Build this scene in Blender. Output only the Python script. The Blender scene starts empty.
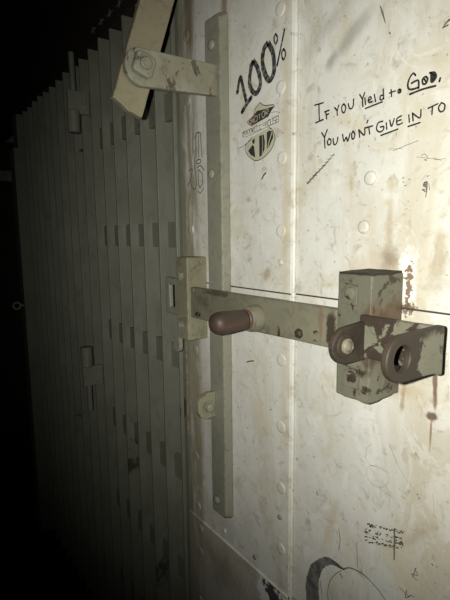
import bpy, bmesh, math, random
from mathutils import Vector, Matrix, noise
random.seed(11)
SC = bpy.context.scene
COL = SC.collection
H = 1.41          # camera height above the floor; the wall face is the plane Y = 0, the corridor is Y < 0
INK = {'verse':[[(-0.4842,1.594,0.0011),(-0.4683,1.5937,0.0011)],[(-0.476,1.5937,0.00119),(-0.4755,1.5812,0.00119),(-0.4748,1.5716,0.00119)],[(-0.4816,1.5692,0.00119),(-0.4677,1.5709,0.00119)],[(-0.465,1.5808,0.00119),(-0.457,1.5812,0.0011)],[(-0.4633,1.5808,0.00119),(-0.4622,1.5762,0.0011),(-0.4611,1.5706,0.0011)],[(-0.4622,1.5759,0.00119),(-0.4576,1.5765,0.0011)],[(-0.447,1.5826,0.0011),(-0.4424,1.5774,0.0011)],[(-0.4395,1.5841,0.0011),(-0.4424,1.5774,0.0011),(-0.442,1.5715,0.0011)],[(-0.4313,1.584,0.0011),(-0.4278,1.5789,0.0011),(-0.4301,1.5725,0.0011),(-0.4338,1.5747,0.00111),(-0.4346,1.5809,0.0011),(-0.4313,1.584,0.0011)],[(-0.4236,1.5823,0.0011),(-0.4217,1.5764,0.0011),(-0.4183,1.5751,0.00102),(-0.4154,1.5779,0.0011),(-0.415,1.5862,0.0011)],[(-0.4053,1.5897,0.00102),(-0.4008,1.5829,0.00102)],[(-0.3976,1.5899,0.0011),(-0.4006,1.5824,0.0011),(-0.3997,1.5736,0.0011)],[(-0.3969,1.5836,0.00102),(-0.3958,1.5752,0.00111)],[(-0.391,1.5793,0.00102),(-0.387,1.5802,0.00102),(-0.3887,1.583,0.00102),(-0.3913,1.5813,0.00102),(-0.3903,1.5766,0.0011),(-0.3856,1.5765,0.0011)],[(-0.3827,1.5843,0.00102),(-0.3804,1.5753,0.00102)],[(-0.3698,1.5875,0.00102),(-0.3685,1.5757,0.00102)],[(-0.3693,1.5803,0.00102),(-0.3732,1.5805,0.00102),(-0.374,1.577,0.00102),(-0.3714,1.5751,0.00102),(-0.3688,1.5775,0.00102)],[(-0.3958,1.5702,0.00102),(-0.3705,1.5727,0.00102)],[(-0.3585,1.584,0.00102),(-0.3574,1.5759,0.00093)],[(-0.3608,1.5806,0.00093),(-0.3525,1.5812,0.00093)],[(-0.3471,1.5819,0.00102),(-0.3449,1.5806,0.00102),(-0.3454,1.5777,0.00102),(-0.3482,1.578,0.00094),(-0.3488,1.5808,0.00102),(-0.3471,1.5819,0.00102)],[(-0.347,1.5808,0.00094),(-0.3462,1.5785,0.00102)],[(-0.3264,1.592,0.00117),(-0.3295,1.5951,0.00117),(-0.3336,1.5915,0.00117),(-0.336,1.5847,0.00128),(-0.3344,1.579,0.00117),(-0.3293,1.5774,0.00128),(-0.3225,1.5775,0.00117)],[(-0.3311,1.5846,0.00117),(-0.3227,1.5855,0.00117),(-0.3218,1.5767,0.00117)],[(-0.3327,1.5726,0.00128),(-0.3166,1.5742,0.00117),(-0.3011,1.574,0.00117)],[(-0.3131,1.587,0.00117),(-0.3109,1.5837,0.00117),(-0.3127,1.5797,0.00117),(-0.3163,1.5799,0.00117),(-0.3174,1.5845,0.00117),(-0.3152,1.587,0.00117),(-0.3131,1.587,0.00117)],[(-0.3149,1.5847,0.00117),(-0.3131,1.5818,0.00117)],[(-0.3086,1.5899,0.00117),(-0.3028,1.5885,0.00117),(-0.3007,1.5839,0.00106),(-0.3034,1.5799,0.00117),(-0.3065,1.5803,0.00117),(-0.3072,1.5892,0.00106)],[(-0.3054,1.5882,0.00117),(-0.305,1.5809,0.00117)],[(-0.3035,1.5871,0.00117),(-0.3032,1.581,0.00117)],[(-0.3022,1.5861,0.00117),(-0.3025,1.582,0.00117)],[(-0.2959,1.5809,0.00117),(-0.2967,1.5776,0.00117)],[(-0.47,1.5536,0.0011),(-0.4643,1.5457,0.00119)],[(-0.4596,1.5554,0.00119),(-0.4643,1.5453,0.0011),(-0.4632,1.5314,0.0011)],[(-0.4561,1.543,0.0011),(-0.4526,1.5403,0.00119),(-0.4532,1.5353,0.0011),(-0.4571,1.5347,0.00119),(-0.4589,1.539,0.00119),(-0.4561,1.543,0.0011)],[(-0.4488,1.5418,0.0011),(-0.4475,1.5348,0.00119),(-0.4443,1.533,0.0011),(-0.4413,1.5366,0.0011),(-0.4403,1.5421,0.0011)],[(-0.4321,1.5442,0.00111),(-0.4295,1.535,0.0011),(-0.4256,1.5396,0.0011),(-0.4231,1.534,0.0011),(-0.4194,1.5437,0.00111)],[(-0.4146,1.5455,0.0011),(-0.4114,1.5411,0.0011),(-0.413,1.5359,0.00111),(-0.4159,1.5362,0.00111),(-0.4167,1.5421,0.0011),(-0.4146,1.5455,0.0011)],[(-0.4053,1.5455,0.0011),(-0.4035,1.5358,0.00102)],[(-0.4053,1.5455,0.0011),(-0.3962,1.5371,0.0011),(-0.3959,1.5462,0.00102)],[(-0.3912,1.5548,0.00111),(-0.3927,1.5518,0.0011)],[(-0.3944,1.546,0.00111),(-0.3838,1.5464,0.00102)],[(-0.3897,1.5462,0.00102),(-0.3879,1.5373,0.00102)],[(-0.369,1.5492,0.00102),(-0.3754,1.5484,0.0011),(-0.3778,1.5419,0.00102),(-0.3737,1.5372,0.00102),(-0.3678,1.5383,0.00102),(-0.3674,1.5425,0.00102),(-0.3721,1.5428,0.0011)],[(-0.3637,1.5461,0.00102),(-0.3626,1.5384,0.00102)],[(-0.3588,1.5483,0.00102),(-0.3559,1.5404,0.00102),(-0.3526,1.5491,0.00093)],[(-0.3429,1.5503,0.00102),(-0.3489,1.548,0.00102),(-0.3478,1.5409,0.00102),(-0.3413,1.5417,0.00094)],[(-0.3482,1.5452,0.00102),(-0.3432,1.5458,0.00102)],[(-0.3709,1.5324,0.00102),(-0.3471,1.5356,0.00102)],[(-0.333,1.5492,0.00093),(-0.3319,1.5409,0.00093)],[(-0.3284,1.5505,0.00094),(-0.327,1.5414,0.00102)],[(-0.3284,1.5505,0.00094),(-0.3185,1.5429,0.00093),(-0.3176,1.552,0.00093)],[(-0.3333,1.5361,0.00102),(-0.318,1.5376,0.00093)],[(-0.3088,1.5515,0.00093),(-0.2973,1.5539,0.00085)],[(-0.3035,1.5523,0.00094),(-0.3037,1.5438,0.00093)],[(-0.2931,1.554,0.00093),(-0.2891,1.5512,0.00093),(-0.2896,1.5454,0.00093),(-0.2938,1.5446,0.00093),(-0.2962,1.5493,0.00094),(-0.2931,1.554,0.00093)]],'percent':[[(-0.6541,1.6513,0.00364),(-0.6456,1.6744,0.00364),(-0.6384,1.6547,0.00364),(-0.6306,1.6325,0.00364)],[(-0.6171,1.6341,0.00392),(-0.6298,1.6263,0.00392),(-0.6413,1.6168,0.00392)],[(-0.6118,1.6907,0.00433),(-0.6005,1.6749,0.00433),(-0.5936,1.6503,0.00433),(-0.6026,1.6381,0.00462),(-0.614,1.6434,0.00433),(-0.6209,1.6573,0.00462),(-0.6188,1.6754,0.00433),(-0.6118,1.6907,0.00433)],[(-0.5752,1.7056,0.00473),(-0.5637,1.6863,0.00441),(-0.5615,1.6596,0.00473),(-0.5716,1.6495,0.00473),(-0.5819,1.6607,0.00472),(-0.5884,1.6805,0.00473),(-0.5855,1.6985,0.00473),(-0.5752,1.7056,0.00473)],[(-0.558,1.7125,0.00159),(-0.5536,1.7057,0.00159),(-0.5563,1.6987,0.00171),(-0.5603,1.701,0.00159),(-0.5614,1.7089,0.00159),(-0.558,1.7125,0.00159)],[(-0.5383,1.7121,0.00184),(-0.5462,1.6895,0.00184),(-0.5544,1.6663,0.00197)],[(-0.5403,1.6856,0.00159),(-0.5357,1.6778,0.00159),(-0.5395,1.6705,0.00159),(-0.5435,1.6749,0.00159),(-0.5439,1.682,0.00159),(-0.5403,1.6856,0.00159)]],'pencil':[[(-0.7794,1.5576,0.00109),(-0.7723,1.5555,0.00109),(-0.7738,1.5505,0.00109),(-0.7855,1.5504,0.00109),(-0.7886,1.5548,0.00109),(-0.7794,1.5576,0.00109)],[(-0.8163,1.5406,0.00115),(-0.803,1.5422,0.00115),(-0.8072,1.531,0.00115),(-0.8145,1.517,0.00115),(-0.8204,1.5138,0.00115)],[(-0.8021,1.5401,0.00109),(-0.8094,1.5239,0.00115),(-0.8067,1.5088,0.00109),(-0.7962,1.5015,0.00109),(-0.7895,1.5073,0.00109),(-0.7906,1.5267,0.00109),(-0.7928,1.539,0.00109)],[(-0.7801,1.538,0.00109),(-0.7679,1.529,0.00103),(-0.7666,1.5147,0.00109),(-0.7714,1.5061,0.00109),(-0.779,1.5059,0.00115),(-0.7817,1.5186,0.00109),(-0.7801,1.538,0.00109)],[(-0.7845,1.5428,0.00109),(-0.7731,1.545,0.00109),(-0.7616,1.5354,0.00109)],[(-0.7839,1.4971,0.00109),(-0.775,1.4928,0.00109),(-0.7636,1.5014,0.00109)],[(-0.7979,1.609,0.00104),(-0.7997,1.5879,0.00109),(-0.803,1.5644,0.00109)],[(-0.7865,1.6082,0.00109),(-0.7883,1.5861,0.00109),(-0.7883,1.5624,0.00109)],[(-0.7784,1.6091,0.00109),(-0.7781,1.5915,0.00103),(-0.7784,1.561,0.00103)],[(-0.771,1.6043,0.00109),(-0.7696,1.5832,0.00109),(-0.7669,1.5594,0.00103)],[(-0.7937,1.5988,0.00103),(-0.782,1.6086,0.00109),(-0.771,1.6054,0.00103)],[(-0.7968,1.578,0.00109),(-0.7949,1.5561,0.00109),(-0.7946,1.5417,0.00115)],[(-0.3698,1.1212,0.00032),(-0.3767,1.1121,0.00034),(-0.3778,1.0971,0.00034),(-0.3706,1.0909,0.00032),(-0.3548,1.0922,0.00031),(-0.3413,1.0892,0.00032),(-0.3415,1.0768,0.00034),(-0.3518,1.0656,0.00032),(-0.3656,1.064,0.00032),(-0.3752,1.0725,0.00034),(-0.3733,1.0862,0.00034),(-0.3607,1.0933,0.00034),(-0.3395,1.0924,0.00032)],[(-0.3412,1.1309,0.00063),(-0.3352,1.1212,0.00063),(-0.3293,1.1099,0.00063)],[(-0.3293,1.1099,0.00035),(-0.3161,1.0951,0.00035),(-0.3018,1.0847,0.00033),(-0.2946,1.0764,0.00032)],[(-0.2989,1.0811,0.00098),(-0.2959,1.0758,0.00091)],[(-0.3053,1.0864,0.0002),(-0.2893,1.1004,0.0002),(-0.2739,1.1106,0.0002)],[(-0.3494,1.0771,0.00034),(-0.3384,1.0628,0.00032),(-0.3229,1.0536,0.00032)],[(-0.3201,1.0455,0.00032),(-0.308,1.0447,0.00032),(-0.3132,1.0325,0.00032),(-0.3002,1.0301,0.00031),(-0.294,1.0451,0.00032)],[(-0.3002,1.0301,0.00031),(-0.2844,1.0342,0.00029),(-0.2774,1.029,0.00029)],[(-0.3641,1.0406,0.00034),(-0.353,1.0336,0.00032),(-0.3457,1.0496,0.00034),(-0.3374,1.039,0.00032)],[(-0.2786,1.0912,0.00029),(-0.2748,1.062,0.00032)]],'arc':[[(-0.4686,0.7837,0.0144),(-0.4734,0.8177,0.0152),(-0.4744,0.8313,0.01395),(-0.4726,0.8495,0.0126),(-0.4672,0.8684,0.01035),(-0.4559,0.8865,0.00723),(-0.4416,0.9,0.00594),(-0.4276,0.904,0.00384),(-0.4179,0.9041,0.00255),(-0.4101,0.9053,0.00119)],[(-0.4124,0.9038,0.00128),(-0.401,0.9136,0.00104),(-0.3869,0.9179,0.00096),(-0.3745,0.9188,0.00096),(-0.3623,0.9163,0.0008),(-0.3465,0.9097,0.0006),(-0.3361,0.9024,0.00052)],[(-0.4399,0.8297,0.00054),(-0.441,0.8509,0.00051),(-0.4361,0.8705,0.00051),(-0.4256,0.888,0.00051),(-0.4153,0.8999,0.00051)],[(-0.4511,0.8218,0.00045),(-0.4542,0.8393,0.00045),(-0.4569,0.8569,0.00042)],[(-0.4175,0.8932,0.00112),(-0.4135,0.8892,0.00112)]],'smudge':[[(-0.496,1.4855,0.0009),(-0.4907,1.4898,0.00084)],[(-0.4981,1.4876,0.00035),(-0.4886,1.4862,0.00035)],[(-0.49,1.4899,0.00085),(-0.4848,1.4938,0.00085)],[(-0.4922,1.4918,0.00038),(-0.4831,1.4905,0.00038)],[(-0.4841,1.4942,0.00081),(-0.479,1.4977,0.00081)],[(-0.4865,1.4959,0.00038),(-0.4776,1.4947,0.00038)],[(-0.4783,1.4984,0.00071),(-0.4732,1.5015,0.00071)],[(-0.4808,1.4999,0.00037),(-0.4722,1.4988,0.00035)],[(-0.4726,1.5026,0.00066),(-0.4676,1.5053,0.00066)],[(-0.4752,1.5038,0.00035),(-0.4669,1.5028,0.00035)],[(-0.467,1.5067,0.00062),(-0.462,1.509,0.00062)],[(-0.4697,1.5077,0.00035),(-0.4617,1.5068,0.00032)],[(-0.4615,1.5107,0.00054),(-0.4566,1.5126,0.00058)],[(-0.4643,1.5116,0.00035),(-0.4565,1.5108,0.00035)],[(-0.456,1.5147,0.00053),(-0.4512,1.5162,0.0005)],[(-0.4589,1.5154,0.00035),(-0.4514,1.5147,0.00035)],[(-0.4506,1.5187,0.00049),(-0.4459,1.5198,0.00049)],[(-0.4537,1.5191,0.00035),(-0.4464,1.5185,0.00032)],[(-0.496,1.4855,0.0015),(-0.4796,1.4973,0.0012),(-0.4608,1.509,0.00065),(-0.4459,1.5216,0.00028)],[(-0.3089,1.4683,0.00077),(-0.3064,1.469,0.00084),(-0.3057,1.4662,0.00077),(-0.3083,1.4638,0.00084),(-0.3101,1.4657,0.00077),(-0.3089,1.4683,0.00077)],[(-0.3054,1.4689,0.0006),(-0.3054,1.46,0.0006),(-0.3065,1.452,0.00055)],[(-0.3098,1.4666,0.00121),(-0.3064,1.465,0.00121)],[(-0.307,1.4687,0.00096),(-0.3059,1.4582,0.00088)],[(-0.3113,1.4608,0.00049),(-0.3072,1.4575,0.00054)],[(-0.3034,1.4669,0.00038),(-0.3023,1.4597,0.00039)],[(-0.3105,1.4604,0.00084),(-0.3085,1.4599,0.00084)],[(-0.3387,1.4758,0.00036),(-0.3367,1.4775,0.00036),(-0.3356,1.4755,0.00036)],[(-0.3375,1.472,0.00042),(-0.3354,1.4714,0.00042)],[(-0.3352,1.4671,0.00042),(-0.3327,1.4675,0.00042)],[(-0.3303,1.474,0.0003),(-0.3276,1.4747,0.0003),(-0.3288,1.4726,0.0003)],[(-0.3144,1.5,0.00033),(-0.3106,1.5012,0.00033),(-0.3066,1.4975,0.00033)],[(-0.3099,1.4944,0.00061),(-0.3079,1.4938,0.00061)],[(-0.2998,1.4953,0.00028),(-0.2932,1.4927,0.00027),(-0.2849,1.4925,0.00028)],[(-0.3203,1.4991,0.00024),(-0.3026,1.4949,0.00024),(-0.2894,1.491,0.00022)],[(-0.3521,1.5109,0.00036),(-0.3374,1.5142,0.00036),(-0.3193,1.5175,0.00033)],[(-0.3589,1.5138,0.00024),(-0.3394,1.5117,0.00022)],[(-0.3614,1.0018,0.00082),(-0.3602,1.0039,0.00077)],[(-0.3582,1.005,0.00052),(-0.3564,1.0067,0.00052)],[(-0.3273,1.0068,0.00095),(-0.3241,1.0064,0.00102)],[(-0.3523,0.9881,0.00051),(-0.3508,0.9886,0.00051)],[(-0.3194,1.0028,0.0009),(-0.3167,1.0046,0.0009)],[(-0.3631,0.9765,0.001),(-0.3615,0.9777,0.001)],[(-0.3431,0.9837,0.00107),(-0.3404,0.9865,0.00107)],[(-0.3362,0.988,0.00083),(-0.3333,0.9899,0.00083)],[(-0.3217,1.0152,0.00096),(-0.32,1.0153,0.00096)],[(-0.3683,0.9917,0.0011),(-0.3663,0.994,0.0011)],[(-0.3578,0.9887,0.00073),(-0.354,0.9892,0.00073)],[(-0.3196,1.018,0.00066),(-0.3176,1.02,0.00066)],[(-0.3178,1.0013,0.00099),(-0.3157,1.0025,0.00093)],[(-0.3166,1.0185,0.00046),(-0.3135,1.0212,0.00046)],[(-0.3309,1.0038,0.00044),(-0.3284,1.0054,0.00044)],[(-0.3249,0.9978,0.00057),(-0.3215,0.9994,0.00057)],[(-0.3507,1.0075,0.00056),(-0.348,1.0088,0.00056)],[(-0.3645,1.0026,0.00104),(-0.3629,1.0041,0.00104)],[(-0.3674,0.9991,0.0011),(-0.3659,0.999,0.0011)],[(-0.3362,1.0115,0.00106),(-0.3346,1.0104,0.00099)],[(-0.3199,1.0015,0.00068),(-0.3168,1.0036,0.00068)],[(-0.3621,0.9858,0.00064),(-0.3596,0.9853,0.00064)],[(-0.3676,0.9824,0.00083),(-0.366,0.9823,0.00083)],[(-0.3297,0.9907,0.00104),(-0.3265,0.9939,0.00097)],[(-0.3681,0.9735,0.00096),(-0.3646,0.9762,0.0009)],[(-0.3545,0.9785,0.00053),(-0.3532,0.9779,0.00053)],[(-0.3409,0.9926,0.0008),(-0.3389,0.9922,0.0008)],[(-0.3752,0.979,0.00098),(-0.3725,0.9805,0.00105)],[(-0.3514,1.0077,0.00069),(-0.348,1.009,0.00074)],[(-0.3633,0.983,0.0007),(-0.3618,0.9831,0.0007)],[(-0.36,1.0023,0.00073),(-0.3581,1.0027,0.00078)],[(-0.3315,0.9888,0.0006),(-0.3295,0.9903,0.0006)],[(-0.3649,1.0008,0.00077),(-0.3629,0.9997,0.00077)],[(-0.3205,0.9988,0.00067),(-0.3184,0.9991,0.00067)],[(-0.3597,0.9841,0.00091),(-0.3575,0.9844,0.00091)],[(-0.3372,0.9928,0.00087),(-0.3347,0.9943,0.00087)],[(-0.355,0.9885,0.00109),(-0.3539,0.9905,0.00102)],[(-0.3716,1.0005,0.00098),(-0.3681,1.003,0.00098)],[(-0.3347,0.9862,0.0007),(-0.3324,0.9881,0.0007)],[(-0.3297,0.988,0.0006),(-0.3276,0.9875,0.00064)],[(-0.3471,0.9911,0.00076),(-0.3459,0.9912,0.00076)],[(-0.3176,1.0012,0.00056),(-0.3164,1.0023,0.00056)],[(-0.3205,1.0182,0.00052),(-0.3187,1.017,0.00052)],[(-0.3276,0.9998,0.00102),(-0.3248,1.0021,0.00109)],[(-0.3577,0.9937,0.00094),(-0.3541,0.9937,0.00094)],[(-0.3416,1.0087,0.00102),(-0.3394,1.0108,0.00102)],[(-0.3462,1.0085,0.00081),(-0.3429,1.0097,0.00076)],[(-0.3563,0.9802,0.00104),(-0.3542,0.9828,0.00104)],[(-0.375,0.9901,0.00061),(-0.3723,0.9931,0.00061)],[(-0.3756,0.9866,0.00091),(-0.3723,0.9864,0.00097)],[(-0.353,0.9803,0.00103),(-0.3502,0.9824,0.00103)],[(-0.3349,0.9941,0.00051),(-0.3317,0.9942,0.00047)],[(-0.3607,0.9841,0.00081),(-0.3577,0.9849,0.00081)],[(-0.3163,1.0005,0.00101),(-0.3152,1.0005,0.00094)],[(-0.3328,1.0138,0.00092),(-0.3298,1.0133,0.00086)],[(-0.3691,1.0018,0.00105),(-0.3671,1.0005,0.00105)],[(-0.3179,1.0179,0.00089),(-0.316,1.017,0.00089)],[(-0.326,0.9971,0.00073),(-0.324,0.999,0.00073)],[(-0.3718,0.9814,0.00071),(-0.37,0.981,0.00067)],[(-0.3504,0.9982,0.0006),(-0.3493,0.9993,0.00064)],[(-0.3207,1.0075,0.00087),(-0.3174,1.0077,0.00081)],[(-0.3453,1.0077,0.00048),(-0.3428,1.0098,0.00051)],[(-0.3572,0.9932,0.00093),(-0.354,0.9958,0.00093)],[(-0.3744,0.9879,0.00095),(-0.3716,0.9884,0.00095)],[(-0.3286,0.9957,0.00049),(-0.3258,0.9985,0.00045)],[(-0.3662,1.0004,0.00084),(-0.3625,1.0011,0.00078)],[(-0.3246,1.0069,0.00069),(-0.3224,1.0083,0.00069)],[(-0.3509,1.0053,0.00061),(-0.3495,1.0067,0.00061)],[(-0.3404,0.9991,0.00049),(-0.3384,0.9996,0.00049)],[(-0.3616,0.9867,0.00069),(-0.3605,0.9883,0.00065)],[(-0.3332,0.9941,0.00087),(-0.3321,0.995,0.00087)],[(-0.3513,0.9949,0.00086),(-0.3494,0.9975,0.00092)],[(-0.3475,0.984,0.0005),(-0.3449,0.9867,0.00047)],[(-0.3662,1.0023,0.00094),(-0.3635,1.0029,0.00094)],[(-0.3742,0.9738,0.00086),(-0.3713,0.9764,0.00086)],[(-0.3609,0.9854,0.00101),(-0.3578,0.9849,0.00095)],[(-0.3351,0.9961,0.0007),(-0.3327,0.9968,0.0007)],[(-0.3713,0.9877,0.00048),(-0.3682,0.9885,0.00048)],[(-0.3265,1.014,0.00053),(-0.3235,1.0165,0.00053)],[(-0.3621,0.9762,0.00054),(-0.3591,0.9792,0.00054)],[(-0.321,1.0186,0.00047),(-0.3179,1.0185,0.00047)],[(-0.3262,1.0051,0.00098),(-0.325,1.0068,0.00098)],[(-0.3178,0.9957,0.00055),(-0.3161,0.9976,0.00059)],[(-0.3338,1.0115,0.00049),(-0.3318,1.0136,0.00049)],[(-0.3291,0.9973,0.00079),(-0.3278,0.9972,0.00079)],[(-0.3415,0.984,0.00069),(-0.338,0.9869,0.00069)],[(-0.3469,0.9844,0.00084),(-0.3441,0.9853,0.00084)],[(-0.3407,1.0017,0.00092),(-0.3382,1.0022,0.00092)],[(-0.3192,1.0092,0.00055),(-0.3175,1.0104,0.00055)],[(-0.3554,0.9968,0.00045),(-0.3517,1.0002,0.00045)],[(-0.3238,1.0143,0.00065),(-0.3223,1.013,0.00065)],[(-0.3357,0.9883,0.00048),(-0.3328,0.9903,0.00048)],[(-0.3282,1.0154,0.00085),(-0.3263,1.0173,0.00085)],[(-0.3733,0.9871,0.00045),(-0.3711,0.987,0.00045)],[(-0.3525,0.9806,0.00094),(-0.349,0.9824,0.00094)],[(-0.3518,1.0063,0.00052),(-0.3488,1.009,0.00052)],[(-0.3222,1.0003,0.00088),(-0.3192,1.0,0.00094)],[(-0.3249,0.9917,0.00087),(-0.3217,0.9927,0.00081)],[(-0.3199,1.0022,0.00093),(-0.3176,1.0019,0.00093)],[(-0.3339,1.0021,0.00075),(-0.3315,1.0013,0.00075)],[(-0.3243,0.9906,0.00051),(-0.3215,0.9926,0.00051)],[(-0.3288,1.0168,0.00112),(-0.3278,0.9953,0.00126),(-0.3273,0.972,0.0009)],[(-0.3888,0.9628,0.00048),(-0.3863,0.9241,0.00048)],[(-0.4224,0.9657,0.00056),(-0.4193,0.9481,0.0006),(-0.4213,0.9302,0.00059)],[(-0.2976,0.9773,0.00056),(-0.2926,0.9709,0.00056),(-0.3018,0.9673,0.00056),(-0.2936,0.9631,0.00056)],[(-0.2954,0.9801,0.00056),(-0.2993,0.9641,0.00056)],[(-0.3068,0.9397,0.00056),(-0.3082,0.9279,0.00056),(-0.3004,0.9368,0.0006),(-0.2965,0.937,0.0006)],[(-0.3176,0.9374,0.0006),(-0.3026,0.9328,0.00056)],[(-0.4679,1.0036,0.00102),(-0.4664,0.9998,0.00102)],[(-0.2749,0.9984,0.00078),(-0.2736,0.9974,0.00078)],[(-0.378,1.686,0.0006),(-0.3743,1.677,0.0012),(-0.37,1.6641,0.00048)],[(-0.3638,1.6514,0.00072),(-0.3624,1.6494,0.00072)],[(-0.296,1.633,0.00075),(-0.2924,1.6369,0.0012),(-0.2888,1.639,0.0012)],[(-0.2941,1.6334,0.0008),(-0.29,1.634,0.0008)],[(-0.5903,1.5009,0.00128),(-0.5853,1.5067,0.00128),(-0.5804,1.5093,0.0012)],[(-0.6324,1.1823,0.00104),(-0.6209,1.1867,0.00105),(-0.6125,1.1885,0.00099)]],'badge':[[(-0.5941,1.6212,0.00059),(-0.5828,1.6143,0.00059),(-0.5602,1.6098,0.00059),(-0.5677,1.6023,0.00059),(-0.5753,1.5947,0.00059)],[(-0.6137,1.5885,0.00062),(-0.6267,1.5974,0.00062),(-0.6116,1.6035,0.00059),(-0.6042,1.6146,0.00062),(-0.5941,1.6212,0.00059)],[(-0.6147,1.5704,0.00062),(-0.6323,1.5593,0.00066),(-0.6293,1.5475,0.00062),(-0.6189,1.5385,0.00062),(-0.606,1.5321,0.00062),(-0.5928,1.5322,0.00062),(-0.5814,1.5352,0.00062),(-0.5689,1.5423,0.00062),(-0.5616,1.5499,0.00059),(-0.5579,1.5615,0.00059),(-0.5644,1.574,0.00062),(-0.5725,1.5784,0.00059)],[(-0.6408,1.5829,0.00031),(-0.5927,1.5863,0.00029),(-0.5504,1.5927,0.00029)],[(-0.5504,1.5927,0.00044),(-0.5491,1.5831,0.00044)],[(-0.5491,1.5831,0.00029),(-0.5899,1.5786,0.00029),(-0.6346,1.5743,0.00031),(-0.6408,1.5829,0.00031)],[(-0.654,1.5588,0.00044),(-0.6411,1.5597,0.00044),(-0.6193,1.5665,0.00042)],[(-0.5677,1.5997,0.00029),(-0.557,1.5992,0.00029),(-0.5466,1.5953,0.00029)],[(-0.638,1.5761,0.00048),(-0.6379,1.5843,0.00048),(-0.6354,1.5796,0.00048),(-0.6329,1.5847,0.00048),(-0.633,1.5765,0.00048)],[(-0.6304,1.5767,0.00048),(-0.6279,1.5851,0.00048),(-0.6255,1.5771,0.00048)],[(-0.6294,1.5801,0.00048),(-0.6265,1.5803,0.00048)],[(-0.623,1.5773,0.00048),(-0.6181,1.5858,0.00048)],[(-0.623,1.5855,0.00048),(-0.6182,1.5777,0.00048)],[(-0.6157,1.586,0.00048),(-0.6145,1.578,0.00048),(-0.6133,1.5838,0.00048),(-0.6121,1.5782,0.00045),(-0.6109,1.5864,0.00048)],[(-0.6038,1.5869,0.00048),(-0.6085,1.5865,0.00045),(-0.6085,1.5785,0.00045),(-0.6038,1.5789,0.00045)],[(-0.6085,1.5825,0.00045),(-0.6048,1.5828,0.00045)],[(-0.6014,1.5871,0.00048),(-0.6014,1.5791,0.00045),(-0.5968,1.5795,0.00045)],[(-0.5945,1.5876,0.00048),(-0.5945,1.5797,0.00045),(-0.5899,1.5801,0.00048)],[(-0.5876,1.5842,0.00045),(-0.5831,1.5846,0.00048)],[(-0.5808,1.5809,0.00048),(-0.5808,1.5886,0.00045)],[(-0.5764,1.5812,0.00045),(-0.5764,1.5889,0.00045)],[(-0.5808,1.5847,0.00045),(-0.5764,1.5851,0.00045)],[(-0.5742,1.5814,0.00045),(-0.5742,1.5891,0.00045),(-0.5698,1.5894,0.00045),(-0.5698,1.5818,0.00045),(-0.5742,1.5814,0.00045)],[(-0.5676,1.5896,0.00045),(-0.5676,1.582,0.00048),(-0.5633,1.5823,0.00045),(-0.5634,1.5899,0.00045)],[(-0.5569,1.5904,0.00045),(-0.5612,1.5901,0.00045),(-0.5611,1.5863,0.00045),(-0.5569,1.5866,0.00045),(-0.5569,1.5828,0.00042),(-0.5611,1.5825,0.00045)],[(-0.5506,1.5909,0.00045),(-0.5548,1.5906,0.00045),(-0.5548,1.583,0.00045),(-0.5506,1.5834,0.00045)],[(-0.5548,1.5868,0.00045),(-0.5514,1.5871,0.00045)]],'letters':[[(-0.6172,1.592,0.00056),(-0.6171,1.5997,0.00056),(-0.6142,1.5956,0.00056),(-0.6112,1.6007,0.00056),(-0.6112,1.5931,0.00056)],[(-0.6076,1.5937,0.00056),(-0.6076,1.6013,0.00056),(-0.6018,1.6023,0.00056),(-0.6018,1.5947,0.00053),(-0.6076,1.5937,0.00056)],[(-0.5983,1.6029,0.00056),(-0.5926,1.6038,0.00053)],[(-0.5954,1.6034,0.00056),(-0.5954,1.5959,0.00056)],[(-0.5891,1.597,0.00056),(-0.5891,1.6044,0.00053),(-0.5835,1.6054,0.00056),(-0.5835,1.598,0.00056),(-0.5891,1.597,0.00056)],[(-0.5802,1.5986,0.00056),(-0.5802,1.6059,0.00053),(-0.5747,1.6068,0.00053),(-0.5747,1.6032,0.00053),(-0.5802,1.6022,0.00053),(-0.5747,1.5995,0.00053)],[(-0.5649,1.5711,0.0009),(-0.5753,1.5503,0.0009)],[(-0.5893,1.5701,0.00053),(-0.5876,1.5559,0.00056),(-0.5893,1.5399,0.00056)]]}
BADGE = {'cream':[[(-0.5941,1.6212),(-0.5828,1.6143),(-0.5602,1.6098),(-0.5677,1.6023),(-0.5753,1.5947),(-0.6137,1.5885),(-0.6267,1.5974),(-0.6116,1.6035),(-0.6042,1.6146)],[(-0.6147,1.5713),(-0.6323,1.5593),(-0.6293,1.5475),(-0.6189,1.5385),(-0.606,1.5321),(-0.5928,1.5322),(-0.5814,1.5352),(-0.5689,1.5423),(-0.5616,1.5499),(-0.5579,1.5615),(-0.5644,1.574),(-0.5725,1.5784)]],'dark':[[(-0.6101,1.605),(-0.6018,1.6102),(-0.5814,1.6086),(-0.5618,1.6084),(-0.5753,1.5961),(-0.5864,1.594),(-0.6013,1.6014)],[(-0.6086,1.6044),(-0.5856,1.5943),(-0.6137,1.5894),(-0.6245,1.5974)],[(-0.6255,1.5507),(-0.6139,1.5586),(-0.6097,1.5557),(-0.6068,1.5372),(-0.6188,1.5434)],[(-0.5968,1.5691),(-0.5939,1.5704),(-0.5853,1.5702),(-0.5825,1.5586),(-0.5836,1.5463),(-0.5913,1.5375),(-0.5963,1.5369)],[(-0.5781,1.5721),(-0.5725,1.5739),(-0.5641,1.5716),(-0.5627,1.5615),(-0.5708,1.5514),(-0.578,1.5463)],[(-0.6157,1.5655),(-0.6079,1.5683),(-0.6085,1.5607),(-0.6121,1.5594)]],'red':[[(-0.6206,1.5972),(-0.6137,1.6),(-0.6072,1.5954),(-0.6072,1.5907),(-0.6131,1.59)]],'banner':[[(-0.6408,1.5829),(-0.5927,1.5863),(-0.5504,1.5927),(-0.5491,1.5831),(-0.5899,1.5786),(-0.6346,1.5743)]]}

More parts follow.
